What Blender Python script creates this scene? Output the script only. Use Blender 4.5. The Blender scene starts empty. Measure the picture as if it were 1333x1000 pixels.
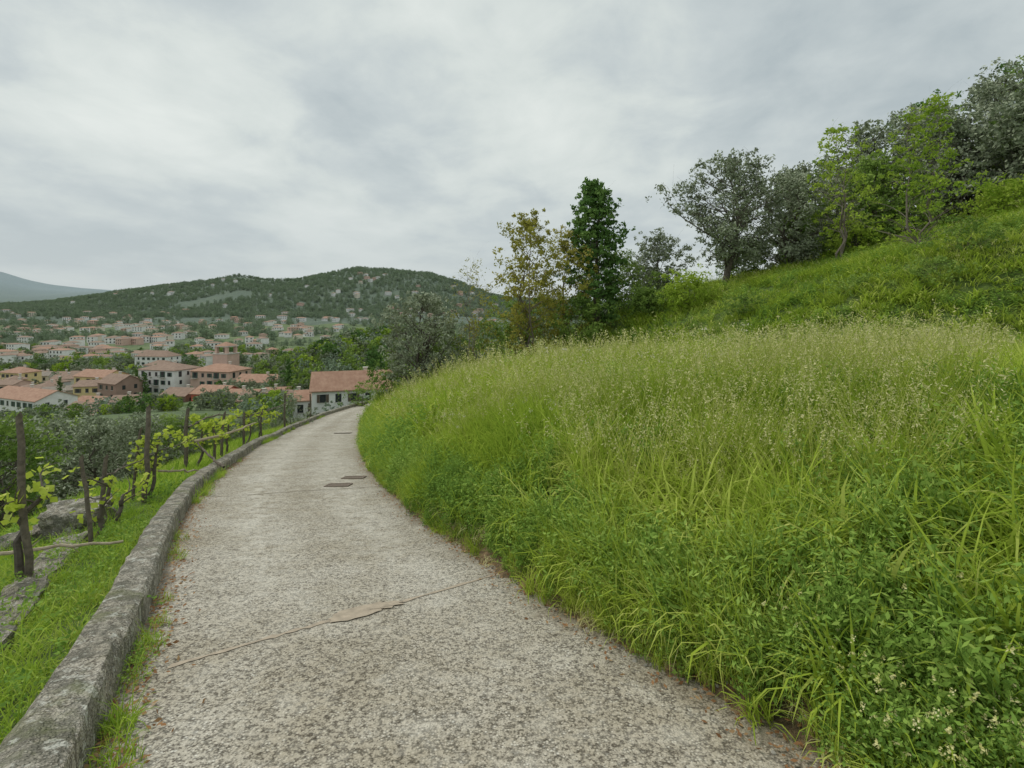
import bpy, bmesh, math, numpy as np
from mathutils import Vector
rad=math.radians
sc=bpy.context.scene
sc.view_settings.view_transform='Standard'; sc.view_settings.look='None'; sc.view_settings.exposure=0
R=np.random.default_rng(7)

# ------------------------------------------------------------------ helpers
def hsh(ix,iy,s):
    n=(ix.astype(np.int64)*374761393+iy.astype(np.int64)*668265263+s*1442695)&0xffffffff
    n=((n^(n>>13))*1274126177)&0xffffffff
    return ((n^(n>>16))&0xffffff)/float(0xffffff)
def vnoise(x,y,s=0):
    x=np.asarray(x,float);y=np.asarray(y,float)
    ix=np.floor(x);iy=np.floor(y);fx=x-ix;fy=y-iy
    fx=fx*fx*(3-2*fx);fy=fy*fy*(3-2*fy)
    a=hsh(ix,iy,s);b=hsh(ix+1,iy,s);c=hsh(ix,iy+1,s);d=hsh(ix+1,iy+1,s)
    return (a*(1-fx)+b*fx)*(1-fy)+(c*(1-fx)+d*fx)*fy
def fbm(x,y,s=0,o=4):
    t=0;a=.5;f=1
    for i in range(o):
        t=t+a*(vnoise(x*f,y*f,s+i)-.5);a*=.5;f*=2.03
    return t
def sm(x,a,b):
    t=np.clip((x-a)/(b-a),0,1);return t*t*(3-2*t)
def cub(X,Y):
    X=np.array(X,float);Y=np.array(Y,float);m=np.gradient(Y,X)
    def f(x):
        x=np.asarray(x,float);xc=np.clip(x,X[0],X[-1])
        i=np.clip(np.searchsorted(X,xc)-1,0,len(X)-2)
        h=X[i+1]-X[i];t=(xc-X[i])/h
        r=(2*t**3-3*t**2+1)*Y[i]+(t**3-2*t**2+t)*h*m[i]+(-2*t**3+3*t**2)*Y[i+1]+(t**3-t**2)*h*m[i+1]
        return r+np.where(x<X[0],(x-X[0])*m[0],0)
    return f
# ------------------------------------------------------------------ terrain (eye level is z = 0)
YS=[-6,2.13,2.7,3.7,5.88,9.09,14.3,25,32,40,48,60,75]
XR=cub(YS,[6.2,1.39,1.05,.44,-.72,-2.13,-4.1,-7.4,-9.4,-11,-9.9,-6,0])
XL=cub(YS,[2.85,-1.78,-2.09,-2.64,-3.89,-5.54,-7.65,-11.5,-12.9,-13.6,-12.8,-9,-3])
def ZR(y):
    return np.interp(y,[-10,25,32,40,48,60,75],[.45,-6.375,-7.3,-8.15,-8.85,-9.8,-11])
ROWS=[
(-6,[(0,-.33),(.5,0),(1.5,.4),(4,.8),(10,1.6),(30,8),(80,25)]),
(2,[(0,-1.9),(.12,-1.8),(.5,-1.68),(1.2,-1.48),(2.5,-1.28),(5,-1.02),(9,-.9),(12,-.8),(17,1.5),(30,6),(80,25)]),
(6,[(0,-2.67),(.12,-2.5),(.5,-2.25),(1.3,-1.95),(2.5,-1.62),(4,-1.38),(6.5,-1.18),(10,-1.2),(13,-1.1),(18,2),(30,7),(80,25)]),
(10,[(0,-3.45),(.12,-3.3),(.5,-3.05),(1.5,-2.5),(3,-1.95),(4.5,-1.67),(7.5,-1.38),(10,-1.35),(12.5,-1.7),(15,-1.4),(20,1.6),(30,5),(80,24)]),
(14,[(0,-4.23),(.12,-4.1),(.5,-3.8),(1.5,-3.2),(3,-2.45),(4.5,-2.05),(7,-1.75),(11,-1.52),(14.5,-1.75),(17,-1.6),(20,.1),(24,2.4),(35,5.8),(80,23)]),
(18,[(0,-5.01),(.5,-4.6),(1.8,-3.75),(3.3,-2.9),(5.3,-2.4),(9.3,-2.05),(12.3,-2.25),(14.3,-1.8),(17.3,.1),(21,2.1),(24,3.0),(40,7.5),(80,22)]),
(25,[(0,-6.375),(.5,-5.9),(1.6,-5.1),(3.4,-4.1),(6.4,-3.45),(9.4,-3.05),(12,-3.2),(14.2,-2.4),(17.4,-.3),(21,1.3),(23.4,1.9),(32.4,4.7),(50,10),(80,20)]),
(32,[(0,-7.3),(.5,-6.8),(1.4,-6.3),(3.4,-5.3),(7.4,-4.5),(11.4,-3.7),(15.4,-1.0),(19.4,.9),(23.4,1.8),(29.4,3.0),(41.4,6.6),(60,13),(80,20)]),
(45,[(0,-8.55),(1.5,-7.9),(7,-6.8),(13,-5),(18,-2),(24,0),(35,3),(55,9),(80,18)]),
(70,[(0,-11),(10,-10),(20,-7),(30,-4),(45,1),(70,9),(100,16)]),
]
def Vf(x,y):
    v=np.interp(y,[0,60,110,150,200,300,450,700,1000,1400,1800],[-14,-17,-23,-29,-33,-38,-42,-38,-26,-6,0])
    v=v-7*sm(-x,70,170)*(1-sm(y,180,330))
    v=v+22*np.exp(-((x+60)/35)**2/2-((y-280)/60)**2/2)
    v=v+30*sm(x,0,150)*(1-sm(y,350,900))
    px=np.array([-900,-300,0,60,110,160,210,270,310,345,380,420,465,500,560,600,640,700,800,1000,1400])
    py=np.array([384,394,400,396,390,383,376,370,362,368,369,361,352,355,360,373,388,394,399,402,397])
    q=x/np.maximum(y,600)*666+666
    r1=(402-np.interp(q,px,py))*3.0
    px2=np.array([-1500,-500,-200,-60,0,30,60,110,150,200,260,600,1400]);py2=np.array([345,336,338,345,354,363,371,377,379,381,388,392,392])
    r2=(400-np.interp(q,px2,py2))*5.4
    a=sm(y,1150,2000)
    b=sm(y,2100,3600)
    gul=fbm(x/230,y/300,31,4)
    v=v*(1-a)+r1*a*(1-b)+r2*b+gul*np.interp(y,[300,900,1300,1800,2000,2100,3600],[0,10,38,36,8,20,25])
    v=v*(1-.6*sm(y,3700,5000))
    v=v+fbm(x/60,y/60,5,3)*np.interp(y,[60,200,1000,2000],[0,2,8,8])
    return v
def H(x,y):
    x=np.asarray(x,float);y=np.asarray(y,float);x,y=np.broadcast_arrays(x,y)
    xr=XR(y);xl=XL(y);zr=ZR(y);u=x-xr
    zR=np.zeros_like(x);yc=np.clip(y,-6,70)
    for i in range(len(ROWS)-1):
        y0,p0=ROWS[i];y1,p1=ROWS[i+1]
        m=(yc>=y0)&(yc<=y1)
        if not m.any():continue
        t=(yc[m]-y0)/(y1-y0)
        a=np.interp(u[m],[k[0] for k in p0],[k[1] for k in p0]);b=np.interp(u[m],[k[0] for k in p1],[k[1] for k in p1])
        base0=p0[0][1];base1=p1[0][1]
        zR[m]=(a-base0)*(1-t)+(b-base1)*t+zr[m]-.02
    zR=zR+fbm(x/2.2,y/2.2,3,4)*.5*sm(u,.2,3)+fbm(x*1.6,y*1.6,9,3)*.16*sm(u,0,.4)
    off=(xl-.27)-x
    zL=zr-.07-np.interp(off,[0,1.5,3.5,8,20,40,80],[0,.25,.9,3.5,8,12,18])+fbm(x/1.5,y/1.5,4,3)*.2*sm(off,0,1)
    near=np.where(u>0,zR,np.where(off>0,zL,zr-.05))
    w=np.maximum(sm(y,60,105),sm(-x,45,90))
    return near*(1-w)+Vf(x,y)*w
def h1(x,y): return float(H(np.array([x]),np.array([y]))[0])

# ------------------------------------------------------------------ materials
def newmat(n):
    m=bpy.data.materials.new(n);m.use_nodes=True;nt=m.node_tree
    return m,nt,nt.nodes['Principled BSDF'],nt.nodes['Material Output']
def noise(nt,vec,scale,detail=4,rough=.55,dist=0):
    n=nt.nodes.new('ShaderNodeTexNoise');n.inputs['Scale'].default_value=scale;n.inputs['Detail'].default_value=detail
    n.inputs['Roughness'].default_value=rough;n.inputs['Distortion'].default_value=dist
    if vec is not None: nt.links.new(vec,n.inputs['Vector'])
    return n.outputs['Fac']
def ramp(nt,fac,stops):
    r=nt.nodes.new('ShaderNodeValToRGB');e=r.color_ramp.elements
    while len(e)<len(stops): e.new(.5)
    for i,(p,c) in enumerate(stops):
        e[i].position=p;e[i].color=(c[0],c[1],c[2],1) if hasattr(c,'__len__') else (c,c,c,1)
    nt.links.new(fac,r.inputs[0]);return r.outputs[0]
def mix(nt,f,a,b,blend='MIX'):
    m=nt.nodes.new('ShaderNodeMix');m.data_type='RGBA';m.blend_type=blend
    for s,v in ((m.inputs[0],f),(m.inputs[6],a),(m.inputs[7],b)):
        if isinstance(v,bpy.types.NodeSocket): nt.links.new(v,s)
        else: s.default_value=v if not hasattr(v,'__len__') else (*v[:3],1)
    return m.outputs[2]
def math_(nt,op,a,b=0,clamp=False):
    m=nt.nodes.new('ShaderNodeMath');m.operation=op;m.use_clamp=clamp
    for s,v in ((m.inputs[0],a),(m.inputs[1],b)):
        if isinstance(v,bpy.types.NodeSocket): nt.links.new(v,s)
        else: s.default_value=v
    return m.outputs[0]
def pos(nt): return nt.nodes.new('ShaderNodeNewGeometry').outputs['Position']
def bump(nt,h,bs,strength=.5,dist=.02):
    b=nt.nodes.new('ShaderNodeBump');b.inputs['Strength'].default_value=strength;b.inputs['Distance'].default_value=dist
    nt.links.new(h,b.inputs['Height']);nt.links.new(b.outputs[0],bs.inputs['Normal'])
def leafmat(name,c1,c2,trans=.35,c3=None,inst=True):
    m,nt,bs,out=newmat(name);nt.nodes.remove(bs)
    at=nt.nodes.new('ShaderNodeAttribute');at.attribute_name='var';f=at.outputs['Fac']
    if inst:
        oi=nt.nodes.new('ShaderNodeObjectInfo')
        f=math_(nt,'ADD',math_(nt,'MULTIPLY',f,.7),math_(nt,'MULTIPLY',oi.outputs['Random'],.3),True)
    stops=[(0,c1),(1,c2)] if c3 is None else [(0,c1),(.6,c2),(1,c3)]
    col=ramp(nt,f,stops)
    df=nt.nodes.new('ShaderNodeBsdfDiffuse');nt.links.new(col,df.inputs[0]);o=df.outputs[0]
    if trans>0:
        tr=nt.nodes.new('ShaderNodeBsdfTranslucent');nt.links.new(col,tr.inputs[0])
        mx=nt.nodes.new('ShaderNodeMixShader');mx.inputs[0].default_value=trans
        nt.links.new(o,mx.inputs[1]);nt.links.new(tr.outputs[0],mx.inputs[2]);o=mx.outputs[0]
    nt.links.new(o,out.inputs[0]);return m
def plain(name,c,rough=.8,c2=None,scale=5,bstr=.3,bd=.01,metal=0):
    m,nt,bs,out=newmat(name);p=pos(nt)
    n=noise(nt,p,scale,4,.6)
    col=ramp(nt,n,[(.3,c),(.7,c2 or tuple(k*.7 for k in c))]);nt.links.new(col,bs.inputs['Base Color'])
    bs.inputs['Roughness'].default_value=rough;bs.inputs['Metallic'].default_value=metal
    if bstr: bump(nt,n,bs,bstr,bd)
    return m
M={}
M['grass']=leafmat('grass_blades',(.17,.28,.03),(.42,.54,.07),.38,(.70,.72,.23),inst=False)
M['lawn']=leafmat('lawn_blades',(.18,.32,.035),(.40,.55,.07),.35,(.55,.6,.16),inst=False)
M['weed']=leafmat('weed_leaves',(.11,.21,.045),(.26,.41,.08),.3,(.42,.54,.13),inst=False)
M['straw']=leafmat('seed_heads',(.56,.54,.22),(.78,.74,.42),.3,inst=False)
M['umbel']=leafmat('dry_flower_heads',(.66,.6,.46),(.84,.8,.7),.3,inst=False)
M['yellow']=leafmat('clover_flowers',(.74,.7,.25),(.84,.8,.5),.3,inst=False)
M['olive']=leafmat('olive_leaves',(.13,.16,.095),(.31,.35,.235),0,(.48,.52,.39))
M['dark']=leafmat('dark_green_leaves',(.045,.105,.03),(.13,.235,.065),.2,(.25,.38,.11))
M['bronze']=leafmat('young_bronze_leaves',(.22,.235,.05),(.43,.41,.09),.35,(.58,.47,.16))
M['bright']=leafmat('young_green_leaves',(.18,.31,.03),(.39,.51,.075),.35,(.54,.63,.15))
M['mid']=leafmat('mid_green_leaves',(.10,.18,.045),(.26,.37,.085),.2,(.41,.51,.14))
M['hillg']=leafmat('haze_tinted_wood_leaves',(.20,.265,.19),(.29,.365,.24),0,(.36,.42,.28))  # leaf green paled, distance haze painted into the colour
M['hillo']=leafmat('haze_tinted_olive_leaves',(.22,.28,.22),(.31,.37,.27),0,(.37,.42,.32))  # olive green paled the same way, haze put into the colour
M['vine']=leafmat('vine_leaves',(.38,.48,.05),(.56,.66,.1),.4,(.66,.7,.2))
M['bark']=plain('bark',(.16,.135,.11),.9,(.08,.065,.055),14,.8,.02)
M['barkl']=plain('young_bark',(.24,.2,.16),.9,(.13,.11,.09),14,.6,.02)
M['wood']=plain('weathered_post_wood',(.2,.165,.125),.9,(.085,.07,.055),20,.8,.02)
M['pole']=plain('pale_pole_wood',(.5,.42,.31),.9,(.3,.24,.17),18,.6,.01)
M['rock']=plain('rock',(.42,.39,.34),.9,(.19,.18,.15),5,.9,.08)
M['deadleaf']=leafmat('dead_leaf',(.2,.1,.05),(.36,.2,.1),.2,(.5,.36,.2))
M['iron']=plain('rusty_cast_iron',(.26,.20,.15),.8,(.15,.12,.1),25,.4,.004,0)

def concrete(name,road=True):
    m,nt,bs,out=newmat(name);p=pos(nt)
    v=nt.nodes.new('ShaderNodeTexVoronoi');v.inputs['Scale'].default_value=75;nt.links.new(p,v.inputs['Vector'])
    sep=nt.nodes.new('ShaderNodeSeparateColor');nt.links.new(v.outputs['Color'],sep.inputs[0])
    peb=ramp(nt,sep.outputs[0],[(0,(.22,.195,.155)),(.3,(.44,.40,.33)),(.65,(.61,.565,.475)),(.9,(.77,.725,.63)),(1,(.84,.81,.73))])
    gap=ramp(nt,v.outputs['Distance'],[(.25,1),(.62,.38)])
    col=mix(nt,1,peb,gap,'MULTIPLY')
    f1=noise(nt,p,28,4,.7)
    col=mix(nt,ramp(nt,f1,[(.45,0),(.56,.75)]),col,(.64,.59,.495))
    f0=noise(nt,p,60,2,.6)
    col=mix(nt,ramp(nt,f0,[(.56,0),(.65,.88)]),col,(.13,.112,.088))
    f2=noise(nt,p,.8,5,.7,.5)
    col=mix(nt,ramp(nt,f2,[(.38,.75),(.62,0)]),col,(.72,.68,.6),'MULTIPLY')
    f3=noise(nt,p,4,5,.7)
    col=mix(nt,ramp(nt,f3,[(.5,0),(.7,.3)]),col,(.74,.70,.61))
    if road:
        at=nt.nodes.new('ShaderNodeAttribute');at.attribute_name='edge'
        e=math_(nt,'ADD',at.outputs['Fac'],math_(nt,'MULTIPLY',math_(nt,'SUBTRACT',noise(nt,p,3.5,5,.7),.5),1.3))
        col=mix(nt,ramp(nt,e,[(.42,0),(.95,.75)]),col,(.22,.175,.12))
        at2=nt.nodes.new('ShaderNodeAttribute');at2.attribute_name='worn'
        e2=math_(nt,'MULTIPLY',at2.outputs['Fac'],ramp(nt,noise(nt,p,6,5,.75),[(.4,0),(.65,.55)]))
        col=mix(nt,e2,col,(.79,.76,.68))
    else:
        col=mix(nt,ramp(nt,noise(nt,p,5,6,.78),[(.42,0),(.58,.85)]),col,(.15,.145,.115))
        col=mix(nt,ramp(nt,noise(nt,p,13,4,.7),[(.57,0),(.64,.75)]),col,(.64,.64,.57))
        col=mix(nt,ramp(nt,noise(nt,p,2.3,5,.7),[(.55,0),(.68,.6)]),col,(.18,.2,.08))
    nt.links.new(col,bs.inputs['Base Color']);bs.inputs['Roughness'].default_value=.92
    bs.inputs['Specular IOR Level'].default_value=.2
    bump(nt,math_(nt,'ADD',math_(nt,'MULTIPLY',gap,.6),f1),bs,.9 if road else 1,.008 if road else .02)
    return m
M['road']=concrete('exposed_aggregate_concrete');M['curb']=concrete('lichen_concrete',False)
m,nt,bs,out=newmat('meadow_soil');p=pos(nt)
g=ramp(nt,noise(nt,p,3,4,.7),[(.3,(.06,.10,.02)),(.6,(.13,.19,.04)),(.8,(.2,.22,.08))])
d=ramp(nt,noise(nt,p,9,5,.7),[(.3,(.08,.065,.035)),(.48,(.21,.145,.075)),(.7,(.42,.28,.15))])
at=nt.nodes.new('ShaderNodeAttribute');at.attribute_name='dirt'
nt.links.new(mix(nt,at.outputs['Fac'],g,d),bs.inputs['Base Color']);bs.inputs['Roughness'].default_value=.95
bump(nt,noise(nt,p,14,5,.7),bs,1,.08);M['soil']=m
m,nt,bs,out=newmat('valley_fields');p=pos(nt)
c=ramp(nt,noise(nt,p,.03,5,.65),[(.3,(.09,.135,.06)),(.48,(.14,.195,.08)),(.6,(.19,.25,.10)),(.7,(.27,.265,.17))])
c=mix(nt,ramp(nt,noise(nt,p,.3,4,.6),[(.42,.75),(.56,0)]),c,(.09,.13,.07))
nt.links.new(c,bs.inputs['Base Color']);bs.inputs['Roughness'].default_value=1;M['valley']=m
bump(nt,noise(nt,p,.5,4,.7),bs,1,1.5)
m,nt,bs,out=newmat('haze_tinted_wooded_hills');p=pos(nt)
sx=nt.nodes.new('ShaderNodeSeparateXYZ');nt.links.new(p,sx.inputs[0])
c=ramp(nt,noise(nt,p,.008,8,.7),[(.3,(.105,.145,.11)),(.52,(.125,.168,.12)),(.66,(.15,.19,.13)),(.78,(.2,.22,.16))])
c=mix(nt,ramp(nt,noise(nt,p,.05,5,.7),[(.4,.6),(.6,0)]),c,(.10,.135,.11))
haze_mix=nt.nodes.new('ShaderNodeMapRange');haze_mix.inputs[1].default_value=2050;haze_mix.inputs[2].default_value=3000;haze_mix.inputs[3].default_value=.0;haze_mix.inputs[4].default_value=.92
nt.links.new(sx.outputs[1],haze_mix.inputs[0]);c=mix(nt,haze_mix.outputs[0],c,(.25,.315,.34))  # aerial haze painted as base colour, pale blue growing with y
nt.links.new(c,bs.inputs['Base Color']);bs.inputs['Roughness'].default_value=1
bump(nt,noise(nt,p,.06,6,.7),bs,.7,8);M['hills']=m

# ------------------------------------------------------------------ mesh plumbing
def link(o,coll=None,parent=None):
    (coll or sc.collection).objects.link(o)
    if parent: o.parent=parent
    return o
def mkobj(name,V,F,mats,mi=None,var=None,coll=None,parent=None,smooth=False,attr='var'):
    me=bpy.data.meshes.new(name);me.from_pydata([tuple(v) for v in np.asarray(V,float).tolist()],[],[tuple(f) for f in (F.tolist() if hasattr(F,'tolist') else F)])
    for mt in mats: me.materials.append(mt)
    if mi is not None: me.polygons.foreach_set('material_index',np.asarray(mi,np.int32))
    if var is not None:
        a=me.attributes.new(attr,'FLOAT','FACE');a.data.foreach_set('value',np.asarray(var,np.float32))
    if smooth: me.polygons.foreach_set('use_smooth',np.ones(len(me.polygons),bool))
    me.update()
    return link(bpy.data.objects.new(name,me),coll,parent)
def quadmesh(name,V,F,mats,mi,var):
    me=bpy.data.meshes.new(name);nv=len(V);nf=len(F)
    me.vertices.add(nv);me.vertices.foreach_set('co',V.astype(np.float32).ravel())
    me.loops.add(nf*4);me.loops.foreach_set('vertex_index',F.astype(np.int32).ravel())
    me.polygons.add(nf);me.polygons.foreach_set('loop_start',np.arange(0,nf*4,4,dtype=np.int32))
    for mt in mats: me.materials.append(mt)
    me.polygons.foreach_set('material_index',mi.astype(np.int32))
    me.update(calc_edges=True)
    a=me.attributes.new('var','FLOAT','FACE');a.data.foreach_set('value',var.astype(np.float32))
    return link(bpy.data.objects.new(name,me))
class G:
    def __init__(s): s.V=[];s.F=[];s.M=[];s.A=[];s.n=0
    def add(s,V,F,mi=0,var=0.5):
        V=np.asarray(V,float);F=np.asarray(F,int)
        s.V.append(V);s.F.extend((F+s.n).tolist());s.n+=len(V)
        s.M.append(np.broadcast_to(mi,(len(F),)));s.A.append(np.broadcast_to(var,(len(F),)))
    def arr(s): return np.concatenate(s.V),np.array(s.F),np.concatenate(s.M),np.concatenate(s.A)
    def obj(s,name,mats,**k):
        return mkobj(name,np.concatenate(s.V),s.F,mats,np.concatenate(s.M),np.concatenate(s.A),**k)
    def box(s,c,d,mi=0,rz=0,var=.5):
        x,y,z=[k/2 for k in d];V=np.array([[-x,-y,-z],[x,-y,-z],[x,y,-z],[-x,y,-z],[-x,-y,z],[x,-y,z],[x,y,z],[-x,y,z]])
        if rz: ca,sa=math.cos(rz),math.sin(rz);V=np.stack([V[:,0]*ca-V[:,1]*sa,V[:,0]*sa+V[:,1]*ca,V[:,2]],1)
        s.add(V+np.array(c),[[0,3,2,1],[4,5,6,7],[0,1,5,4],[1,2,6,5],[2,3,7,6],[3,0,4,7]],mi,var)
    def tube(s,P,rr,sides=6,mi=0,var=.5):
        P=np.asarray(P,float);n=len(P);T=np.gradient(P,axis=0);T/=np.linalg.norm(T,axis=1)[:,None]+1e-9
        ref=np.array([0,0,1.]) if abs(T[0][2])<.8 else np.array([1.,0,0])
        A=np.cross(T,ref);A/=np.linalg.norm(A,axis=1)[:,None]+1e-9;B=np.cross(T,A)
        an=np.arange(sides)/sides*2*np.pi;rr=np.broadcast_to(rr,(n,))
        V=(P[:,None,:]+rr[:,None,None]*(np.cos(an)[None,:,None]*A[:,None,:]+np.sin(an)[None,:,None]*B[:,None,:])).reshape(-1,3)
        F=[[i*sides+j,i*sides+(j+1)%sides,(i+1)*sides+(j+1)%sides,(i+1)*sides+j] for i in range(n-1) for j in range(sides)]
        s.add(V,F,mi,var)
    def leaves(s,C,size,r,mi=1,var=None,asp=.5,flat=0,jit=.3):
        n=len(C);a=r.normal(size=(n,3));a[:,2]*=(1-flat);a/=np.linalg.norm(a,axis=1)[:,None]
        b=r.normal(size=(n,3));b[:,2]*=(1-flat);b-=a*(a*b).sum(1)[:,None];b/=np.linalg.norm(b,axis=1)[:,None]+1e-9
        L=(size*(1+jit*r.uniform(-1,1,n)))[:,None]
        V=np.stack([C-a*L/2,C+b*L*asp/2,C+a*L/2,C-b*L*asp/2],1).reshape(-1,3)
        F=np.arange(4*n).reshape(n,4)
        s.add(V,F,mi,var if var is not None else r.uniform(0,1,n))

# ------------------------------------------------------------------ trees
def curve(a,b,r,k=.12,n=6,up=0):
    t=np.linspace(0,1,n)[:,None];a=np.array(a,float);b=np.array(b,float);L=np.linalg.norm(b-a)
    w=r.normal(size=3)*k*L;P=a*(1-t)+b*t+np.sin(t*np.pi)*w[None]+np.array([0,0,1])*np.sin(t*np.pi)*up*L
    return P
def tree(g,r,h,cr,cb=.3,ncl=40,npc=120,clr=.6,leaf=.12,shape='round',trunks=1,lean=(0,0),tr=.12,asp=.45,flatc=.75,twigs=3,spread=.25,hb=.86):
    tops=[]
    for k in range(trunks):
        a0=r.uniform(0,6.28);rr=0 if trunks==1 else cr*spread*r.uniform(.5,1.2)
        b0=np.array([math.cos(a0)*.12*(trunks>1),math.sin(a0)*.12*(trunks>1),-.3])
        e=np.array([math.cos(a0)*rr+lean[0]*h,math.sin(a0)*rr+lean[1]*h,h*hb*(1 if k==0 else r.uniform(.7,.95))])
        P=curve(b0,e,r,.05,9)
        P[1:-1]+=r.normal(size=(7,3))*.016*h*np.array([1,1,.3])
        t=np.linspace(0,1,9);rad_=tr*(1-t*.92)*(1/math.sqrt(trunks));rad_[0]*=1.5;rad_[1]*=1.1
        g.tube(P,rad_,7,0);tops.append(P)
    ph=r.uniform(0,6.28,4)
    for c in range(ncl):
        t=(c+r.uniform(0,1))/ncl
        if shape=='round': pr=math.sqrt(max(0,1-(2*t-1)**2))
        elif shape=='cone': pr=(1-t)**.75*min(1,.35+t*5)
        elif shape=='flat': pr=1-.4*t
        else: pr=(math.sin(math.pi*min(1,t*.85+.12))**.6)
        a=c*2.4+r.uniform(-.6,.6);lump=.78+.33*math.sin(2*a+ph[0]+3*t)+.2*math.sin(5*a+ph[1]+7*t)
        rho=cr*pr*lump*r.uniform(.15,1)**.5
        z=h*(cb+(1-cb)*t)
        P=tops[r.integers(len(tops))]
        ax=np.array([np.interp(z*.9,P[:,2],P[:,0]),np.interp(z*.9,P[:,2],P[:,1])])
        C=np.array([ax[0]*.9+rho*math.cos(a),ax[1]*.9+rho*math.sin(a),z-clr*.3])
        zs=max(h*cb*.55,z-rho*r.uniform(.5,1.1));zs=min(zs,h*hb*.95)
        S=np.array([np.interp(zs,P[:,2],P[:,0]),np.interp(zs,P[:,2],P[:,1]),zs])
        br=tr*.26*(1-.6*zs/h)
        Q=curve(S,C,r,.1,6,.06);g.tube(Q,np.linspace(br,br*.2,6),5,0)
        cl=clr*r.uniform(.5,1.3)
        for _ in range(twigs):
            e=C+r.normal(size=3)*cl*.8;g.tube(curve(Q[r.integers(2,6)],e,r,.1,4),np.linspace(br*.25,br*.07,4),3,0)
        n=int(npc*r.uniform(.4,1.4)*(cl/clr))
        d=r.normal(size=(n,3));d/=np.linalg.norm(d,axis=1)[:,None];d*=(r.uniform(0,1,n)**.45)[:,None]*cl
        k=max(3,n//16);sub=r.integers(0,k,n);sc_=r.normal(size=(k,3))*cl*.62
        L=C+np.where((r.uniform(size=n)<.8)[:,None],sc_[sub]+r.normal(size=(n,3))*cl*.17,d)*np.array([1,1,flatc])
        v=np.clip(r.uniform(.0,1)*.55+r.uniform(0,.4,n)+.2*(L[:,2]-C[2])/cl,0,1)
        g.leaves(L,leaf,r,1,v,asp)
def place_tree(name,x,y,mat,seed,zoff=0,bark='bark',sink=0,**k):
    r=np.random.default_rng(seed);g=G();tree(g,r,**k)
    o=g.obj(name,[M[bark],M[mat]]);o.location=(x,y,h1(x,y)-sink+zoff);return o

# ------------------------------------------------------------------ scatter
def scatter(name,P,rot,scl,idx,protos):
    me=bpy.data.meshes.new(name);me.from_pydata([tuple(v) for v in P.tolist()],[],[])
    a=me.attributes.new('rot','FLOAT_VECTOR','POINT');a.data.foreach_set('vector',np.asarray(rot,np.float32).ravel())
    a=me.attributes.new('scl','FLOAT_VECTOR','POINT');s=np.asarray(scl,np.float32)
    if s.ndim==1: s=np.repeat(s[:,None],3,1)
    a.data.foreach_set('vector',s.ravel())
    a=me.attributes.new('idx','INT','POINT');a.data.foreach_set('value',np.asarray(idx,np.int32))
    o=link(bpy.data.objects.new(name,me))
    ng=bpy.data.node_groups.new(name+'_scatter','GeometryNodeTree')
    ng.interface.new_socket('Geometry',in_out='INPUT',socket_type='NodeSocketGeometry');ng.interface.new_socket('Geometry',in_out='OUTPUT',socket_type='NodeSocketGeometry')
    gi=ng.nodes.new('NodeGroupInput');go=ng.nodes.new('NodeGroupOutput');ip=ng.nodes.new('GeometryNodeInstanceOnPoints')
    ci=ng.nodes.new('GeometryNodeCollectionInfo');ci.inputs['Collection'].default_value=protos;ci.inputs['Separate Children'].default_value=True;ci.inputs['Reset Children'].default_value=True
    ip.inputs['Pick Instance'].default_value=True
    def na(n,t):
        k=ng.nodes.new('GeometryNodeInputNamedAttribute');k.data_type=t;k.inputs['Name'].default_value=n;return k.outputs['Attribute']
    e=ng.nodes.new('FunctionNodeEulerToRotation')
    ng.links.new(gi.outputs[0],ip.inputs['Points']);ng.links.new(ci.outputs[0],ip.inputs['Instance'])
    ng.links.new(na('idx','INT'),ip.inputs['Instance Index']);ng.links.new(na('rot','FLOAT_VECTOR'),e.inputs[0]);ng.links.new(e.outputs[0],ip.inputs['Rotation'])
    ng.links.new(na('scl','FLOAT_VECTOR'),ip.inputs['Scale']);ng.links.new(ip.outputs[0],go.inputs[0])
    md=o.modifiers.new('scatter','NODES');md.node_group=ng
    return o
def rots(n,t=.15): return np.stack([R.normal(0,t,n),R.normal(0,t,n),R.uniform(0,6.28,n)],1)
def merged(name,P,scl,idx,protos,mats,tilt=.14,tint=None,wid=None):
    """one real mesh holding every plant (protos: list of (V,F,mi,var) arrays)"""
    VV=[];FF=[];MM=[];AA=[];off=0
    for k,(V,F,mi,va) in enumerate(protos):
        s=np.where(idx==k)[0];n=len(s)
        if n==0: continue
        a=R.uniform(0,6.28,n);ca,sa=np.cos(a)[:,None],np.sin(a)[:,None];S=scl[s][:,None];W=S if wid is None else S*wid[s][:,None]
        x=(V[None,:,0]*ca-V[None,:,1]*sa)*W;y=(V[None,:,0]*sa+V[None,:,1]*ca)*W;z=V[None,:,2]*S
        tx=R.normal(0,tilt,n)[:,None];ty=R.normal(0,tilt,n)[:,None]
        x=x+z*tx;y=y+z*ty
        VV.append(np.stack([x+P[s,0:1],y+P[s,1:2],z+P[s,2:3]],-1).reshape(-1,3))
        nv=len(V);FF.append((F[None]+(off+np.arange(n)*nv)[:,None,None]).reshape(-1,4));off+=nv*n
        MM.append(np.tile(mi,n));t=(tint[s] if tint is not None else R.uniform(0,1,n))
        AA.append(np.clip(va[None]*.6+t[:,None]*.4,0,1).ravel())
    V=np.concatenate(VV);print(name,'quads',sum(len(f) for f in FF))
    return quadmesh(name,V,np.concatenate(FF),mats,np.concatenate(MM),np.concatenate(AA))

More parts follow.
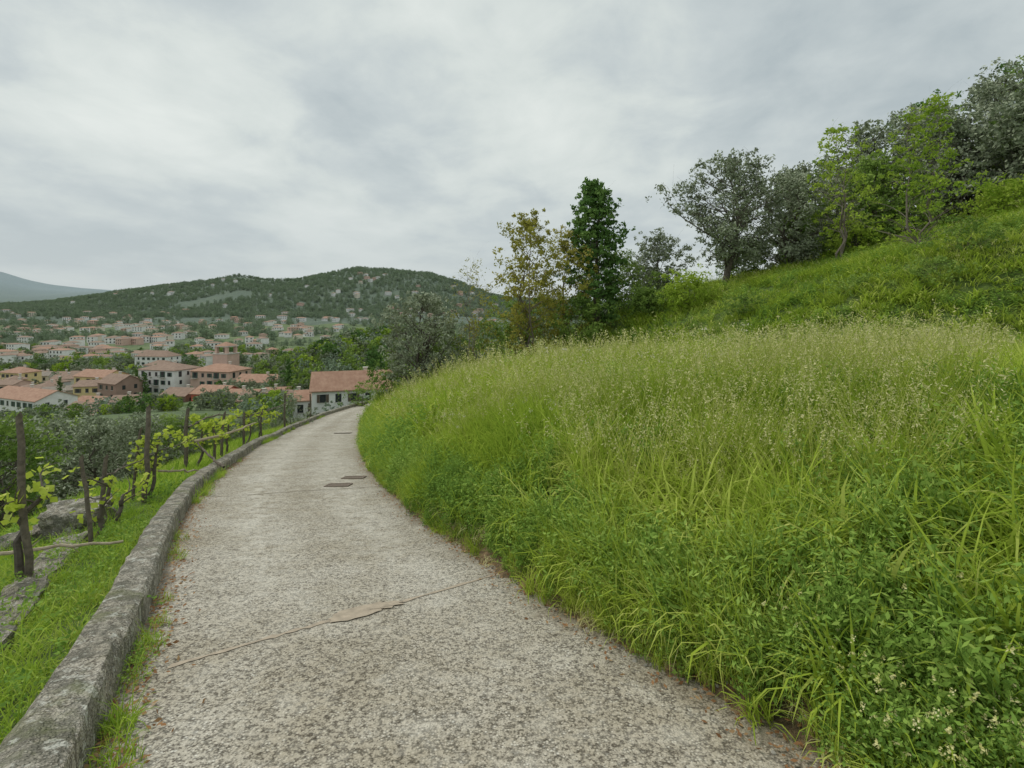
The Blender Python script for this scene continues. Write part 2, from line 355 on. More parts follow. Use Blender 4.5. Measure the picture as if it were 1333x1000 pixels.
# ------------------------------------------------------------------ terrain mesh
def axis(lo,hi,step,gro,far0,far1):
    a=list(np.arange(lo,hi,step));s=step;x=a[-1]
    while x<far1: s*=gro;x+=s;a.append(x)
    s=step;x=lo;b=[]
    while x>far0: s*=gro;x-=s;b.append(x)
    return np.array(b[::-1]+a)
ax=axis(-16,26,.2,1.034,-6500,6500);ay=axis(-1,34,.2,1.034,-12,6500)
X,Y=np.meshgrid(ax,ay);Z=H(X,Y);nx,ny=len(ax),len(ay)
idx=np.arange(nx*ny).reshape(ny,nx)
F=np.stack([idx[:-1,:-1],idx[:-1,1:],idx[1:,1:],idx[1:,:-1]],-1).reshape(-1,4)
cy=(Y[:-1,:-1]+Y[1:,1:]).ravel()/2;cx_=(X[:-1,:-1]+X[1:,1:]).ravel()/2
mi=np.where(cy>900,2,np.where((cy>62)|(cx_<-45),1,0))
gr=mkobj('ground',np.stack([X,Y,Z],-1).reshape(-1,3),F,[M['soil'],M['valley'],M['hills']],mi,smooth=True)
U=(X-XR(Y)).ravel();nz=fbm(X/.9,Y/.9,12,3).ravel()
dirt=np.clip((1-sm(U,.15,.7+nz*1.4))*(U>-.3),0,1)
a=gr.data.attributes.new('dirt','FLOAT','POINT');a.data.foreach_set('value',dirt.astype(np.float32))

# path
ys=np.arange(-6,66,.1);tt=np.linspace(0,1,14)
edge_j=fbm(ys*1.6,ys*0,21,5)*.22
xl=XL(ys)-.02;xr=XR(ys)+.08+edge_j
RX=xl[:,None]*(1-tt)+xr[:,None]*tt;RY=np.repeat(ys[:,None],14,1);RZ=ZR(RY)
idx=np.arange(RX.size).reshape(RX.shape);F=np.stack([idx[:-1,:-1],idx[:-1,1:],idx[1:,1:],idx[1:,:-1]],-1).reshape(-1,4)
road=mkobj('concrete_path',np.stack([RX,RY,RZ],-1).reshape(-1,3),F,[M['road']])
T=np.repeat(tt[None],len(ys),0);wid=(xr-xl)[:,None]
e=np.clip(1-((1-T)*wid)/.7,0,1)*.9+np.clip(1-(T*wid)/.4,0,1)*.8
a=road.data.attributes.new('edge','FLOAT','POINT');a.data.foreach_set('value',e.astype(np.float32).ravel())
w=np.exp(-((T-.3)/.11)**2)+np.exp(-((T-.72)/.12)**2)*.8;w=w*sm(RY,2.2,6)
a=road.data.attributes.new('worn','FLOAT','POINT');a.data.foreach_set('value',w.astype(np.float32).ravel())

# low concrete kerb wall
ys=np.arange(-5,62,.06);hh=.21+fbm(ys*.8,ys*0,40,4)*.05
prof=[(0,-.3,0),(0.012,0,1),(.006,.45,1),(-.0,.85,1),(-.025,1,1),(-.09,1.02,1),(-.17,1.03,1),(-.245,1,1),(-.27,.86,1),(-.28,-1.8,1)]
VV=[]
JX=np.stack([fbm(ys*2.2,ys*0+3+k*.8,41,4)*.05+fbm(ys*9,ys*0+k*5,46,2)*.02 for k in range(len(prof))],1)
JZ=np.stack([fbm(ys*4,ys*0+k*3.1,42,4)*.06 for k in range(len(prof))],1)
XLy=XL(ys);ZRy=ZR(ys)
for i,y in enumerate(ys):
    for k,(dx,fz,_) in enumerate(prof):
        VV.append((XLy[i]+dx+JX[i,k]*(k>1),y,ZRy[i]+hh[i]*fz+JZ[i,k]*(fz>.3)))
n=len(prof);F=[[i*n+j,(i+1)*n+j,(i+1)*n+j+1,i*n+j+1] for i in range(len(ys)-1) for j in range(n-1)]
mkobj('low_kerb_wall',VV,F,[M['curb']],smooth=False)

M['joint']=plain('joint_mortar',(.38,.32,.24),.95,(.17,.145,.11),30,.6,.01)
M['patch']=plain('mortar_patch',(.50,.415,.315),.95,(.33,.275,.21),16,.5,.006)
def strip(name,pts,w,mat,seed):
    r=np.random.default_rng(seed);P=[]
    for a,b in zip(pts[:-1],pts[1:]):
        for t in np.linspace(0,1,14)[:-1]: P.append((a[0]*(1-t)+b[0]*t,a[1]*(1-t)+b[1]*t))
    P.append(pts[-1]);V=[]
    for i,(x,y) in enumerate(P):
        j=r.normal()*.007;ww=w*r.uniform(.3,1.2)/2
        V+=[(x+.2*ww,y-ww+j,float(ZR(y-ww+j))+.004),(x-.2*ww,y+ww+j,float(ZR(y+ww+j))+.004)]
    return mkobj(name,V,[[2*i,2*i+2,2*i+3,2*i+1] for i in range(len(P)-1)],[mat])
strip('expansion_joint',[(-1.98,2.95),(-1.5,3.4),(-.95,3.85),(-.12,4.6)],.05,M['patch'],1)
strip('expansion_joint',[(-5.0,8.5),(-3.6,9.2),(-2.4,9.7)],.035,M['joint'],3)
r=np.random.default_rng(3);V=[(-1.08,3.76,float(ZR(3.76))+.008)]
for k in range(40):
    a=k/40*6.283;q=1+r.normal()*.07+.12*math.sin(3*a+1);x=-1.08+math.cos(a)*.22*q+math.sin(a)*.03;y=3.76+math.sin(a)*.14*q+math.cos(a)*.13;V.append((x,y,float(ZR(y))+.008))
mkobj('mortar_patch',V,[[0,1+k,1+(k+1)%40] for k in range(40)],[M['patch']])
def cover(x,y,w,d,rz):
    g=G();t=.03
    g.box((0,-d/2,.004),(w+t,t,.02));g.box((0,d/2,.004),(w+t,t,.02));g.box((-w/2,0,.004),(t,d-t,.02));g.box((w/2,0,.004),(t,d-t,.02))
    g.box((0,0,-.002),(w-t,d-t,.014))
    for i in range(7): g.box((-w/2+t+ (i+.5)*(w-2*t)/7,0,.007),(.02,d-2.4*t,.008))
    o=g.obj('drain_cover',[M['iron']]);o.location=(x,y,float(ZR(y))+.004);o.rotation_euler=(math.atan(-.195),0,rz)
cover(-3.32,9.8,.42,.34,.05);cover(-3.35,10.85,.42,.34,.05);cover(-8.9,27,.8,.5,.05)

# ------------------------------------------------------------------ grass plants (mats: 0 grass 1 weed 2 straw 3 umbel 4 yellow 5 lawn)
PM=[M['grass'],M['weed'],M['straw'],M['umbel'],M['yellow'],M['lawn']]
def blades(g,r,n,hmin,hmax,w,spread,arch,mi=0,vlo=0,vhi=1,seg=4):
    t=np.linspace(0,1,seg+1);wp=np.interp(t,[0,.25,.5,.75,1],[.75,1,.9,.6,.06])
    for i in range(n):
        a=r.uniform(0,6.28);rr=spread*math.sqrt(r.uniform());b=np.array([rr*math.cos(a),rr*math.sin(a),-.05])
        L=r.uniform(hmin,hmax);az=r.uniform(0,6.28);dirx=np.array([math.cos(az),math.sin(az)])
        ar=arch*r.uniform(.3,1.5);ang=r.uniform(.0,.25)+ar*t**1.6
        st=L/seg;px=np.concatenate([[0],np.cumsum(np.sin(ang[1:])*st)]);pz=np.concatenate([[0],np.cumsum(np.cos(ang[1:])*st)])
        P=np.stack([b[0]+px*dirx[0],b[1]+px*dirx[1],b[2]+pz],1)
        tw=az+1.57+r.normal()*.5;s=np.array([math.cos(tw),math.sin(tw),0])
        ww=(w*r.uniform(.6,1.3)*wp)[:,None]/2
        V=np.concatenate([P-s*ww,P+s*ww]);F=[[k,k+1,k+seg+2,k+seg+1] for k in range(seg)]
        g.add(V,F,mi,np.clip(r.uniform(vlo,vhi),0,1))
def stalks(g,r,n,h0,h1_,head,mi_h,hl=.14,nq=16,size=.02,seg=5,rad0=.003):
    for i in range(n):
        a=r.uniform(0,6.28);b=np.array([.15*r.normal(),.15*r.normal(),0]);L=r.uniform(h0,h1_);e=b+np.array([math.cos(a)*L*.25,math.sin(a)*L*.25,L])
        t=np.linspace(0,1,seg)[:,None];P=b*(1-t)+e*t;P[:,:2]+=((t**3)*np.array([math.cos(a),math.sin(a)])*L*.12)
        g.tube(P,np.linspace(rad0,rad0*.5,seg),3,0,.95)
        if head=='oat':
            tt=r.uniform(0,1,nq);C=P[-1][None]-np.array([0,0,1])*tt[:,None]*hl+r.normal(size=(nq,3))*.016
            C[:,0]+=math.cos(a)*.05*(1-tt);C[:,1]+=math.sin(a)*.05*(1-tt)
            g.leaves(C,size,r,mi_h,None,.3)
        else:
            C=P[-1][None]+r.normal(size=(nq,3))*np.array([.025,.025,.015]);g.leaves(C,size,r,mi_h,None,.8)
def make_protos(r,far):
    out=[];q=.42 if far else 1;wz=1.9 if far else 1;sg=3 if far else 4;N_=lambda k:max(3,int(k*q))
    for i in range(4):
        g=G();blades(g,r,N_(60),.35,.75,.010*wz,.19,1.3,0,0,.8,sg);blades(g,r,N_(12),.2,.5,.008*wz,.19,1.8,0,.75,1,sg);out.append(g.arr())
    for i in range(2):
        g=G();blades(g,r,N_(46),.4,.72,.018*wz,.15,1.9,0,.25,.9,sg);out.append(g.arr())
    for i in range(2):
        g=G();stalks(g,r,N_(11),.6,.92,'oat',2,.17,5 if far else 13,.055 if far else .026,3,.005 if far else .003);blades(g,r,N_(34),.3,.6,.009*wz,.18,1.3,0,.3,1,sg);out.append(g.arr())
    for i in range(3):
        g=G()
        for s in range(13):
            a=r.uniform(0,6.28);L=r.uniform(.2,.5);b=np.array([.12*r.normal(),.12*r.normal(),0]);e=b+np.array([math.cos(a)*L*.3,math.sin(a)*L*.3,L])
            P=curve(b,e,r,.06,4)
            if not far: g.tube(P,np.linspace(.004,.002,4),3,1,.4)
            nn=7 if far else 24
            tt=np.linspace(.1,1,nn);C=np.stack([np.interp(tt,np.linspace(0,1,4),P[:,k]) for k in range(3)],1)+r.normal(size=(nn,3))*.03
            g.leaves(C,(.05-.009*i)*(1.9 if far else 1),r,1,np.clip(tt*.6+r.uniform(0,.4,nn),0,1),.36,.35)
        out.append(g.arr())
    g=G();stalks(g,r,4,.45,.8,'umb',3,nq=6 if far else 18,size=.026 if far else .013,seg=3);blades(g,r,N_(30),.25,.5,.009*wz,.15,1.3,0,.1,.8,sg);out.append(g.arr())
    g=G()
    for s in range(34):
        C=np.array([[.16*r.normal(),.16*r.normal(),r.uniform(.05,.3)]]);g.tube([[C[0][0]*.6,C[0][1]*.6,0],C[0]],.002,3,0,.3);g.leaves(C+r.normal(size=(9,3))*.025,.026,r,1,None,.6,.3)
    for s in range(5):
        C=np.array([[.17*r.normal(),.17*r.normal(),r.uniform(.27,.35)]]);g.leaves(C+r.normal(size=(12,3))*.008,.013,r,4,None,.7)
    out.append(g.arr())
    g=G();blades(g,r,N_(26),.2,.45,.008*wz,.15,2.0,2,0,1,sg);out.append(g.arr())
    return out
r=np.random.default_rng(11);PN=make_protos(r,False);PF=make_protos(r,True)

def band(y0,y1,dens,u0=-.03):
    n=int(dens*(y1-y0)*60);yy=R.uniform(y0,y1,n);uu=R.uniform(u0,60,n);xx=XR(yy)+uu
    k=(xx<yy*1.12+1.5)&(xx>-yy*1.15-1);return xx[k],yy[k],uu[k]
def meadow(name,bands,fringe,far,protos):
    PX=[];PY=[];PU=[];PS=[]
    for y0,y1,dn,s in bands:
        a,b,c=band(y0,y1,dn);PX.append(a);PY.append(b);PU.append(c);PS.append(np.full(len(a),s))
    n,y0,y1=fringe;yy=y0+R.uniform(0,1,n)**1.3*(y1-y0);uu=R.uniform(-.05,.45,n);PX.append(XR(yy)+uu);PY.append(yy);PU.append(uu);PS.append(np.full(n,1.))
    PX,PY,PU,PS=map(np.concatenate,(PX,PY,PU,PS))
    nz=fbm(PX/.9,PY/.9,12,3)
    bare=((PY>4.1)&(PY<5.7)&(PU<.3+nz*.6))|((PY>2.15)&(PY<2.75)&(PU<.18+nz*.6))
    keep=((PU>np.clip(nz*2.2-.1,0,.45)*(PY<9))|(R.uniform(size=len(PX))<.35))&(~bare|(R.uniform(size=len(PX))<.3))
    PX,PY,PU,PS=PX[keep],PY[keep],PU[keep],PS[keep];n=len(PX)
    n1=fbm(PX/2.5,PY/2.5,50,3)+.5;n2=fbm(PX/1.3,PY/1.3,60,3)+.5;q=R.uniform(size=n)
    ii=R.integers(0,4,n)
    hill=PU>np.interp(PY,[0,6,10,14,18,25,40],[10,13,14.5,16.5,13,13,12])
    lush=(n1>.49)&(q<.5);ii[lush]=R.integers(4,6,lush.sum())
    wd=((n2>.56)&(q>.55))|((PU<.8)&(q<.28))|(hill&(n2>.52)&(q>.4));ii[wd]=R.integers(8,11,wd.sum())
    sd=(n1<.58)&(q>.5)&(q<.88)&(PU>1.0)&(~hill|(q<.58));ii[sd]=R.integers(6,8,sd.sum())
    um=(n2<.46)&(q<.025)&(PU>.8)&(PY<14);ii[um]=11
    cl=(PY<2.7)&(PX>1.5)&(PX<2.5)&(R.uniform(size=n)<.4)&(PU<.7);ii[cl]=12
    dg=(R.uniform(size=n)<.03)|((PU<.3)&(R.uniform(size=n)<.15));ii[dg]=13
    hs=np.where(PU<.1,.4,np.where(PU<.5,.6,np.where(PU<1.2,.85,1.0)))*R.uniform(.6,1.3,n)*PS*(.75+.6*n1)
    hs=np.where(hill,hs*.62,hs);hs=np.where((ii>=8)&(ii<=10)&(PU<.6),hs*1.2,hs);hs=np.where(ii==12,np.maximum(hs,.8),hs)
    tint=np.clip(.55+(fbm(PX/3.5,PY/3.5,66,3))*2.4+R.normal(0,.25,n)-.1*hill,0,1)
    wd_=np.where(hill,1.5,1.0)
    merged(name,np.stack([PX,PY,np.where(PU<.02,ZR(PY),H(PX,PY))],1),hs,ii,protos,PM,.14,tint,wd_)
meadow('tall_meadow_grass',[(1.1,5,58,.92),(5,10,38,1.0)],(1100,1.3,11),False,PN)
meadow('meadow_grass',[(10,18,25,1.08),(18,30,14,1.2),(30,46,6,1.4)],(900,9,42),True,PF)

# ---- lawn on the left terrace
LP=[]
for i in range(3):
    g=G();blades(g,r,60,.05,.17,.007,.16,1.4,5,seg=3);LP.append(g.arr())
g=G()
for s in range(16):
    C=np.array([[.1*r.normal(),.1*r.normal(),r.uniform(.02,.12)]]);g.leaves(C+r.normal(size=(6,3))*.02,.028,r,1,None,.6,.5)
LP.append(g.arr())
g=G();blades(g,r,40,.1,.34,.007,.09,1.5,5);LP.append(g.arr())
g=G();blades(g,r,30,.1,.26,.015,.2,1.3,5,seg=2);LP.append(g.arr())
PX=[];PY=[];PO=[]
for y0,y1,dn in ((1,7,70),(7,14,30),(14,34,9)):
    m_=int(dn*(y1-y0)*14);yy=R.uniform(y0,y1,m_);oo=R.uniform(0.03,14,m_);xx=XL(yy)-.27-oo;k=(xx>-yy*1.12-1);PX.append(xx[k]);PY.append(yy[k]);PO.append(oo[k])
PX,PY,PO=map(np.concatenate,(PX,PY,PO));n=len(PX);q=R.uniform(size=n)
ii=np.where(q<.72,R.integers(0,3,n),np.where(q<.86,3,4));ii=np.where((ii==4)&(R.uniform(size=n)<.4)&(PO>.3),0,ii);ii=np.where(PY>10,5,ii)
merged('terrace_grass',np.stack([PX,PY,H(PX,PY)],1),R.uniform(.6,1.5,n)*np.where(PY>9,1.3,1),ii,LP,PM,.1,np.clip(.5+fbm(PX/1.5,PY/1.5,67,3)*2.4+R.normal(0,.22,n),0,1))
m_=330;yy=1.5+R.uniform(0,1,m_)**1.3*36;dx=np.abs(R.normal(0,.06,m_))+.02
k=fbm(yy*1.1,yy*0,77,3)>-.03;yy,dx=yy[k],dx[k]
merged('gutter_weeds',np.stack([XL(yy)+dx,yy,ZR(yy)+.02],1),R.uniform(.3,.8,len(yy))*np.where(yy>8,1.4,1),R.choice([3,4,4,0],len(yy)),LP,PM,.2)
g=G();m_=1800;yy=1.4+R.uniform(0,1,m_)**1.5*14;dx=np.abs(R.normal(0,.12,m_))+.015
g.leaves(np.stack([XL(yy)+dx,yy,ZR(yy)+.008+R.uniform(0,.02,m_)],1),.032,R,0,None,.5,.85);g.obj('dead_leaves',[M['deadleaf']])
RC=bpy.data.collections.new('stones')
for i in range(4):
    bm=bmesh.new();bmesh.ops.create_icosphere(bm,subdivisions=2,radius=1)
    for v in bm.verts:
        v.co*=1+.35*(r.uniform()-.5);v.co.z*=.6
    me=bpy.data.meshes.new(f's{i}');bm.to_mesh(me);bm.free();me.materials.append(M['rock']);RC.objects.link(bpy.data.objects.new(f's{i}_stone',me))
m_=300;yy=1.5+R.uniform(0,1,m_)**1.6*16;du=R.normal(-.02,.1,m_);xx=XR(yy)+du
scatter('edge_stones',np.stack([xx,yy,np.where(du<0,ZR(yy),np.maximum(ZR(yy),H(xx,yy)))+.003],1),rots(m_,.4),R.uniform(.004,.015,m_),R.integers(0,4,m_),RC)
g=G();m_=1500;yy=1.4+R.uniform(0,1,m_)**1.5*14;dx=R.normal(-.05,.13,m_)
g.leaves(np.stack([XR(yy)+dx,yy,ZR(yy)+.008+R.uniform(0,.02,m_)+np.maximum(dx,0)*.8],1),.03,R,0,None,.5,.85);g.obj('edge_leaf_litter',[M['deadleaf']])

# ------------------------------------------------------------------ hillside trees
OL=dict(leaf=.19,asp=.42,npc=160)
place_tree('olive_tree',-5.4,31,'olive',21,h=5.9,cr=2.8,cb=.12,ncl=90,clr=.58,trunks=3,tr=.2,**OL)
place_tree('sparse_young_tree',-2.0,28.5,'bronze',22,bark='barkl',h=6.8,cr=1.8,cb=.15,ncl=38,npc=50,clr=.55,leaf=.12,trunks=3,tr=.07,twigs=5,shape='oval')
place_tree('bronze_leaved_tree',1.2,30,'bronze',23,bark='barkl',h=9.4,cr=2.2,cb=.08,ncl=95,npc=120,clr=.55,leaf=.19,trunks=4,tr=.13,twigs=3,shape='oval')
place_tree('bronze_leaved_tree',3.2,31.5,'bronze',25,bark='barkl',h=7.9,cr=2.0,cb=.1,ncl=60,npc=120,clr=.55,leaf=.18,trunks=2,tr=.11,shape='oval')
place_tree('chestnut_tree',5.2,32,'dark',24,h=9.4,cr=3.1,cb=.08,ncl=105,npc=170,clr=.55,leaf=.25,trunks=1,tr=.16,shape='cone',flatc=.5,hb=.96)
place_tree('olive_tree',11.0,38,'olive',26,h=5.0,cr=2.0,cb=.2,ncl=55,clr=.5,trunks=2,tr=.13,**OL)
place_tree('olive_tree',12.4,30,'olive',27,h=7.6,cr=3.2,cb=.2,ncl=115,clr=.6,trunks=2,tr=.22,lean=(.06,0),**OL)
place_tree('olive_tree',16.6,31,'olive',28,h=5.6,cr=2.9,cb=.05,ncl=80,clr=.6,trunks=2,tr=.18,**OL)
place_tree('young_walnut_tree',17.3,27,'bright',29,bark='barkl',h=7.3,cr=2.3,cb=.25,ncl=52,npc=48,clr=.45,leaf=.18,trunks=3,tr=.1,twigs=4,shape='oval')
place_tree('young_oak_tree',16.2,20.5,'bright',30,bark='barkl',h=6.2,cr=2.5,cb=.1,ncl=80,npc=65,clr=.45,leaf=.14,trunks=2,tr=.08,twigs=4,shape='cone',flatc=.4)
for i,(x,y,h,cr,mt) in enumerate([(24,34,8,3.2,'olive'),(29,35,8.5,3.4,'olive'),(33.5,35,9,3.6,'olive'),(38,36,9.5,3.8,'mid'),(28,27.5,5.5,2.6,'olive'),(21,30,5.5,2.4,'mid'),(24,40,8,3.5,'mid'),(42,40,11,4,'dark'),(30,30,5,2.4,'mid'),(36,31,6.5,3,'olive'),(20.5,36,7,3,'olive'),(33,40,10,3.6,'dark'),(27,31,6.5,2.8,'olive')]):
    place_tree('hillside_tree',x,y,mt,60+i,h=h,cr=cr,cb=.06,ncl=85,npc=135,clr=.7,leaf=.24,trunks=2,tr=.2,asp=.5,twigs=2)
for i,(x,y,h,cr,mt) in enumerate([(-.6,30.5,3.4,2,'mid'),(2.4,33,4.4,2.2,'mid'),(4.2,30,3.2,1.9,'mid'),(7.2,33,4.2,2.1,'mid'),(9,36,3,1.9,'olive'),(-3.5,33,3.6,2.2,'mid'),(-7.6,34,2.6,1.8,'mid'),(14.5,33,2.5,1.6,'mid'),(19,29,2,1.6,'bright'),(18,31,3,1.8,'mid'),(22.5,29,2.4,1.9,'mid'),(6,36,5.5,2.6,'mid'),(-6,38,4,2.4,'mid'),(0,37,5.5,2.6,'mid'),(25,26.5,2,1.8,'bright'),(30,27,3,2,'mid'),(14,17.2,.9,1.0,'mid'),(15.6,17.8,1.1,1.3,'mid'),(12.5,19,.8,1.0,'mid'),(10.5,23,.8,1.1,'mid'),(9.5,28,1.8,1.5,'bright'),(8,30,1.6,1.3,'mid')]):
    place_tree('shrub',x,y,mt,90+i,h=h,cr=cr,cb=.02,ncl=45,npc=130 if h>1.5 else 50,clr=.5 if h>1.5 else .25,leaf=.16 if h>1.5 else .09,trunks=3,tr=.06 if h>1.5 else .02,spread=.5,shape='round',twigs=1)

# ------------------------------------------------------------------ mass trees (instanced)
TC=bpy.data.collections.new('wood_trees')
def proto(name,mat,seed,c,**k):
    g=G();tree(g,np.random.default_rng(seed),**k);return g.obj(name,[M['bark'],M[mat]],coll=c)
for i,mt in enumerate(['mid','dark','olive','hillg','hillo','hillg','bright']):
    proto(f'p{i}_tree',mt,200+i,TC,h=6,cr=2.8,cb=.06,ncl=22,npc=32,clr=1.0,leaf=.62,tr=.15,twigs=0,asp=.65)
OC=bpy.data.collections.new('olive_grove_trees')
for i in range(4):
    proto(f'p{i}_olive',['olive','olive','olive','mid'][i],220+i,OC,h=5,cr=2.5,cb=.1,ncl=60,npc=120,clr=.58,leaf=.19,tr=.14,trunks=2,twigs=1,asp=.42)
P=[];tries=0
while len(P)<320 and tries<10000:
    tries+=1;y=R.uniform(9,120);x=XL(y)-R.uniform(5.0,110)
    if y>60: x=R.uniform(-125,-16)
    if x<-y*1.15-3: continue
    z=h1(x,y)
    s=R.uniform(.7,1.2)
    cap=(-.216*y-z)/5.0
    s=min(s,cap)
    if s<.33: continue
    if any((x-a)**2+(y-b)**2<(3.0 if y<45 else 4.0)**2*.5 for a,b,_,_ in P): continue
    P.append((x,y,z,s))
P=np.array(P);n=len(P);print('olives',n)
scatter('olive_grove',P[:,:3]-np.array([0,0,.1]),rots(n,.03),P[:,3],R.integers(0,4,n),OC)
xs=[];ysv=[];ss=[]
def addp(x,y,s): xs.append(x);ysv.append(y);ss.append(s)
m_=900;a=R.normal(-62,45,m_);b=R.normal(265,60,m_);k=(b>150)&~((a<-85)&(b<225));addp(a[k],b[k],R.uniform(.7,1.5,k.sum()))
m_=230;y=R.uniform(85,160,m_);x=y*R.uniform(-.52,-.02,m_);addp(x,y,R.uniform(.5,.95,m_))
m_=900;y=R.uniform(115,260,m_);x=y*R.uniform(-1.05,-.4,m_);addp(x,y,R.uniform(.25,.8,m_))
m_=6500;y=np.exp(R.uniform(math.log(210),math.log(1300),m_));x=y*R.uniform(-1.1,.15,m_);k=fbm(x/70,y/70,88,3)>-.05;addp(x[k],y[k],R.uniform(.6,1.4,k.sum())*np.where(y[k]>600,1.5,1))
m_=11500;y=R.uniform(1100,2080,m_);x=y*R.uniform(-1.1,.2,m_);k=fbm(x/160,y/160,89,4)>-.22;addp(x[k],y[k],R.uniform(1.2,2.2,k.sum()))
WX,WY,WS=map(np.concatenate,(xs,ysv,ss))

# ------------------------------------------------------------------ buildings
def wallmat(n,c): return plain(n,c,.9,tuple(k*.8 for k in c),.5,.0)
WM={k:wallmat('plaster_'+k,c) for k,c in dict(white=(.86,.85,.83),cream=(.78,.72,.6),pink=(.68,.48,.40),yellow=(.76,.62,.32),red=(.56,.14,.10),brown=(.36,.25,.2),grey=(.55,.54,.51)).items()}
def roofmat(n,a,b):
    m,nt,bs,out=newmat(n);p=nt.nodes.new('ShaderNodeTexCoord').outputs['Object']
    c=ramp(nt,noise(nt,p,.9,5,.7),[(.3,a),(.7,b)])
    wv=nt.nodes.new('ShaderNodeTexWave');wv.inputs['Scale'].default_value=1.3;nt.links.new(p,wv.inputs[0])
    c=mix(nt,.5,c,ramp(nt,wv.outputs[1],[(.1,.6),(.5,1)]),'MULTIPLY')
    nt.links.new(c,bs.inputs[0]);bs.inputs['Roughness'].default_value=.9;bump(nt,wv.outputs[1],bs,.5,.06);return m
RMs=[roofmat('terracotta_tiles',(.34,.185,.125),(.50,.31,.22)),roofmat('old_roof_tiles',(.24,.16,.12),(.38,.265,.20)),roofmat('grey_roof_tiles',(.26,.22,.185),(.38,.33,.28))]
glass=plain('window_glass',(.05,.055,.06),.15,(.03,.035,.04),1,0)
shut=plain('shutter_paint',(.16,.12,.09),.6,(.1,.08,.06),3,0);shutg=plain('green_shutter_paint',(.07,.13,.1),.6,(.05,.09,.07),3,0)
trim=plain('stone_trim',(.65,.62,.55),.8,(.52,.5,.45),3,0)
def house_geo(w,d,ze,zr_,zb,floors,cols,kind,r,balc=False):
    parts={k:G() for k in ('walls','roof','windows','shutters','door','chimney')}
    x,y=w/2,d/2
    W=parts['walls'];V=[[-x,-y,zb],[x,-y,zb],[x,y,zb],[-x,y,zb],[-x,-y,ze],[x,-y,ze],[x,y,ze],[-x,y,ze]]
    F=[[0,1,5,4],[1,2,6,5],[2,3,7,6],[3,0,4,7]]
    W.add(V,F)
    if kind=='gable':
        W.add([[-x,-y,ze],[-x,y,ze],[-x,0,zr_-.12]],[[0,1,2]]);W.add([[x,-y,ze],[x,y,ze],[x,0,zr_-.12]],[[0,1,2]])
    sl=(zr_-ze)/y;o=.45;e=.4;th=.18
    Rg=parts['roof'];zlow=ze-o*sl+.05
    if kind=='gable':
        for s in (-1,1):
            a=[[-x-e,s*(y+o),zlow],[x+e,s*(y+o),zlow],[x+e,0,zr_+.05],[-x-e,0,zr_+.05]]
            b=[[p[0],p[1],p[2]-th] for p in a];Rg.add(a+b,[[0,1,2,3],[7,6,5,4],[0,4,5,1],[1,5,6,2],[3,2,6,7],[0,3,7,4]])
    else:
        hx=max(x-y,.3)
        a=[[-x-o,-y-o,zlow],[x+o,-y-o,zlow],[x+o,y+o,zlow],[-x-o,y+o,zlow],[-hx,0,zr_],[hx,0,zr_]]
        b=[[p[0],p[1],p[2]-th] for p in a[:4]]
        Rg.add(a+b,[[0,1,5,4],[2,3,4,5]]);Rg.add(a,[[1,2,5],[3,0,4]]);Rg.add(a[:4]+b,[[0,4,5,1],[1,5,6,2],[2,6,7,3],[3,7,4,0],[4,7,6,5]])
    fh=min(3.1,(ze-zb)/max(floors,1))
    def facade(cx,cy,nx_,ny_,L,nc):
        for f in range(floors):
            zc=ze-fh*(f+.55)
            for c in range(nc):
                t=(c+.5)/nc*L-L/2+r.normal()*.12
                if r.uniform()<.06: continue
                ww,wh=(1.05,1.5) if not(balc and (c+f)%3==0) else (1.3,2.1)
                if ny_: pos_=(cx+t,cy+ny_*.02,zc);dim=(ww,.06,wh)
                else: pos_=(cx+nx_*.02,cy+t,zc);dim=(.06,ww,wh)
                parts['windows'].box(pos_,dim)
                if ny_:
                    if r.uniform()<.7:
                        for s in(-1,1): parts['shutters'].box((pos_[0]+s*(ww/2+.27),cy+ny_*.05,zc),(.5,.07,wh))
                    if balc and (c+f)%3==0:
                        parts['chimney'].box((pos_[0],cy+ny_*.55,zc-wh/2-.12),(2.6,1.1,.14))
                        parts['shutters'].box((pos_[0],cy+ny_*1.08,zc-wh/2+.86),(2.6,.05,.06))
                        for q in range(9): parts['shutters'].box((pos_[0]-1.25+q*.3125,cy+ny_*1.08,zc-wh/2+.4),(.04,.04,.86))
                    else: parts['chimney'].box((pos_[0],cy+ny_*.07,zc-wh/2-.06),(ww+.3,.16,.1))
    facade(0,-y,0,-1,w*.92,cols);facade(-x,0,-1,0,d*.85,max(1,int(d/4)));facade(x,0,1,0,d*.85,max(1,int(d/4)))
    parts['door'].box((w*.18,-y-.03,ze-fh*floors+1.2),(1.3,.1,2.3))
    cxm=r.uniform(-.3,.3)*w;parts['chimney'].box((cxm,y*.35,zr_+.1-.2*(zr_-ze)),(.7,.7,1.6));parts['chimney'].box((cxm,y*.35,zr_+1-.2*(zr_-ze)),(1,1,.14))
    return parts
HX=[]
def house(name,cx,cy,w,d,ze,zr_,zb,rz,wall,roof,floors,cols,kind='gable',balc=False,seed=0):
    r=np.random.default_rng(seed+int(abs(cx)*10));E=bpy.data.objects.new(name,None);link(E);E.location=(cx,cy,0);E.rotation_euler=(0,0,rad(rz))
    ps=house_geo(w,d,ze,zr_,zb,floors,cols,kind,r,balc)
    mt=dict(walls=WM[wall],roof=RMs[roof],windows=glass,shutters=shut if r.uniform()<.6 else shutg,door=shut,chimney=trim)
    for k,g in ps.items():
        if g.V: g.obj(k,[mt[k]],parent=E)
    HX.append((cx,cy,max(w,d)/2+1));return E
house('white_farmhouse',-31,100,14.5,8,-15.2,-12.4,-25,16,'white',0,2,5,seed=1)
house('farm_annex',-39,99,5,6,-17.3,-16.0,-25,10,'white',0,1,2,seed=2)
house('white_apartment_building',-133.5,200,17,12,-23.7,-21.6,-40,-14,'white',1,4,5,'hip',True)
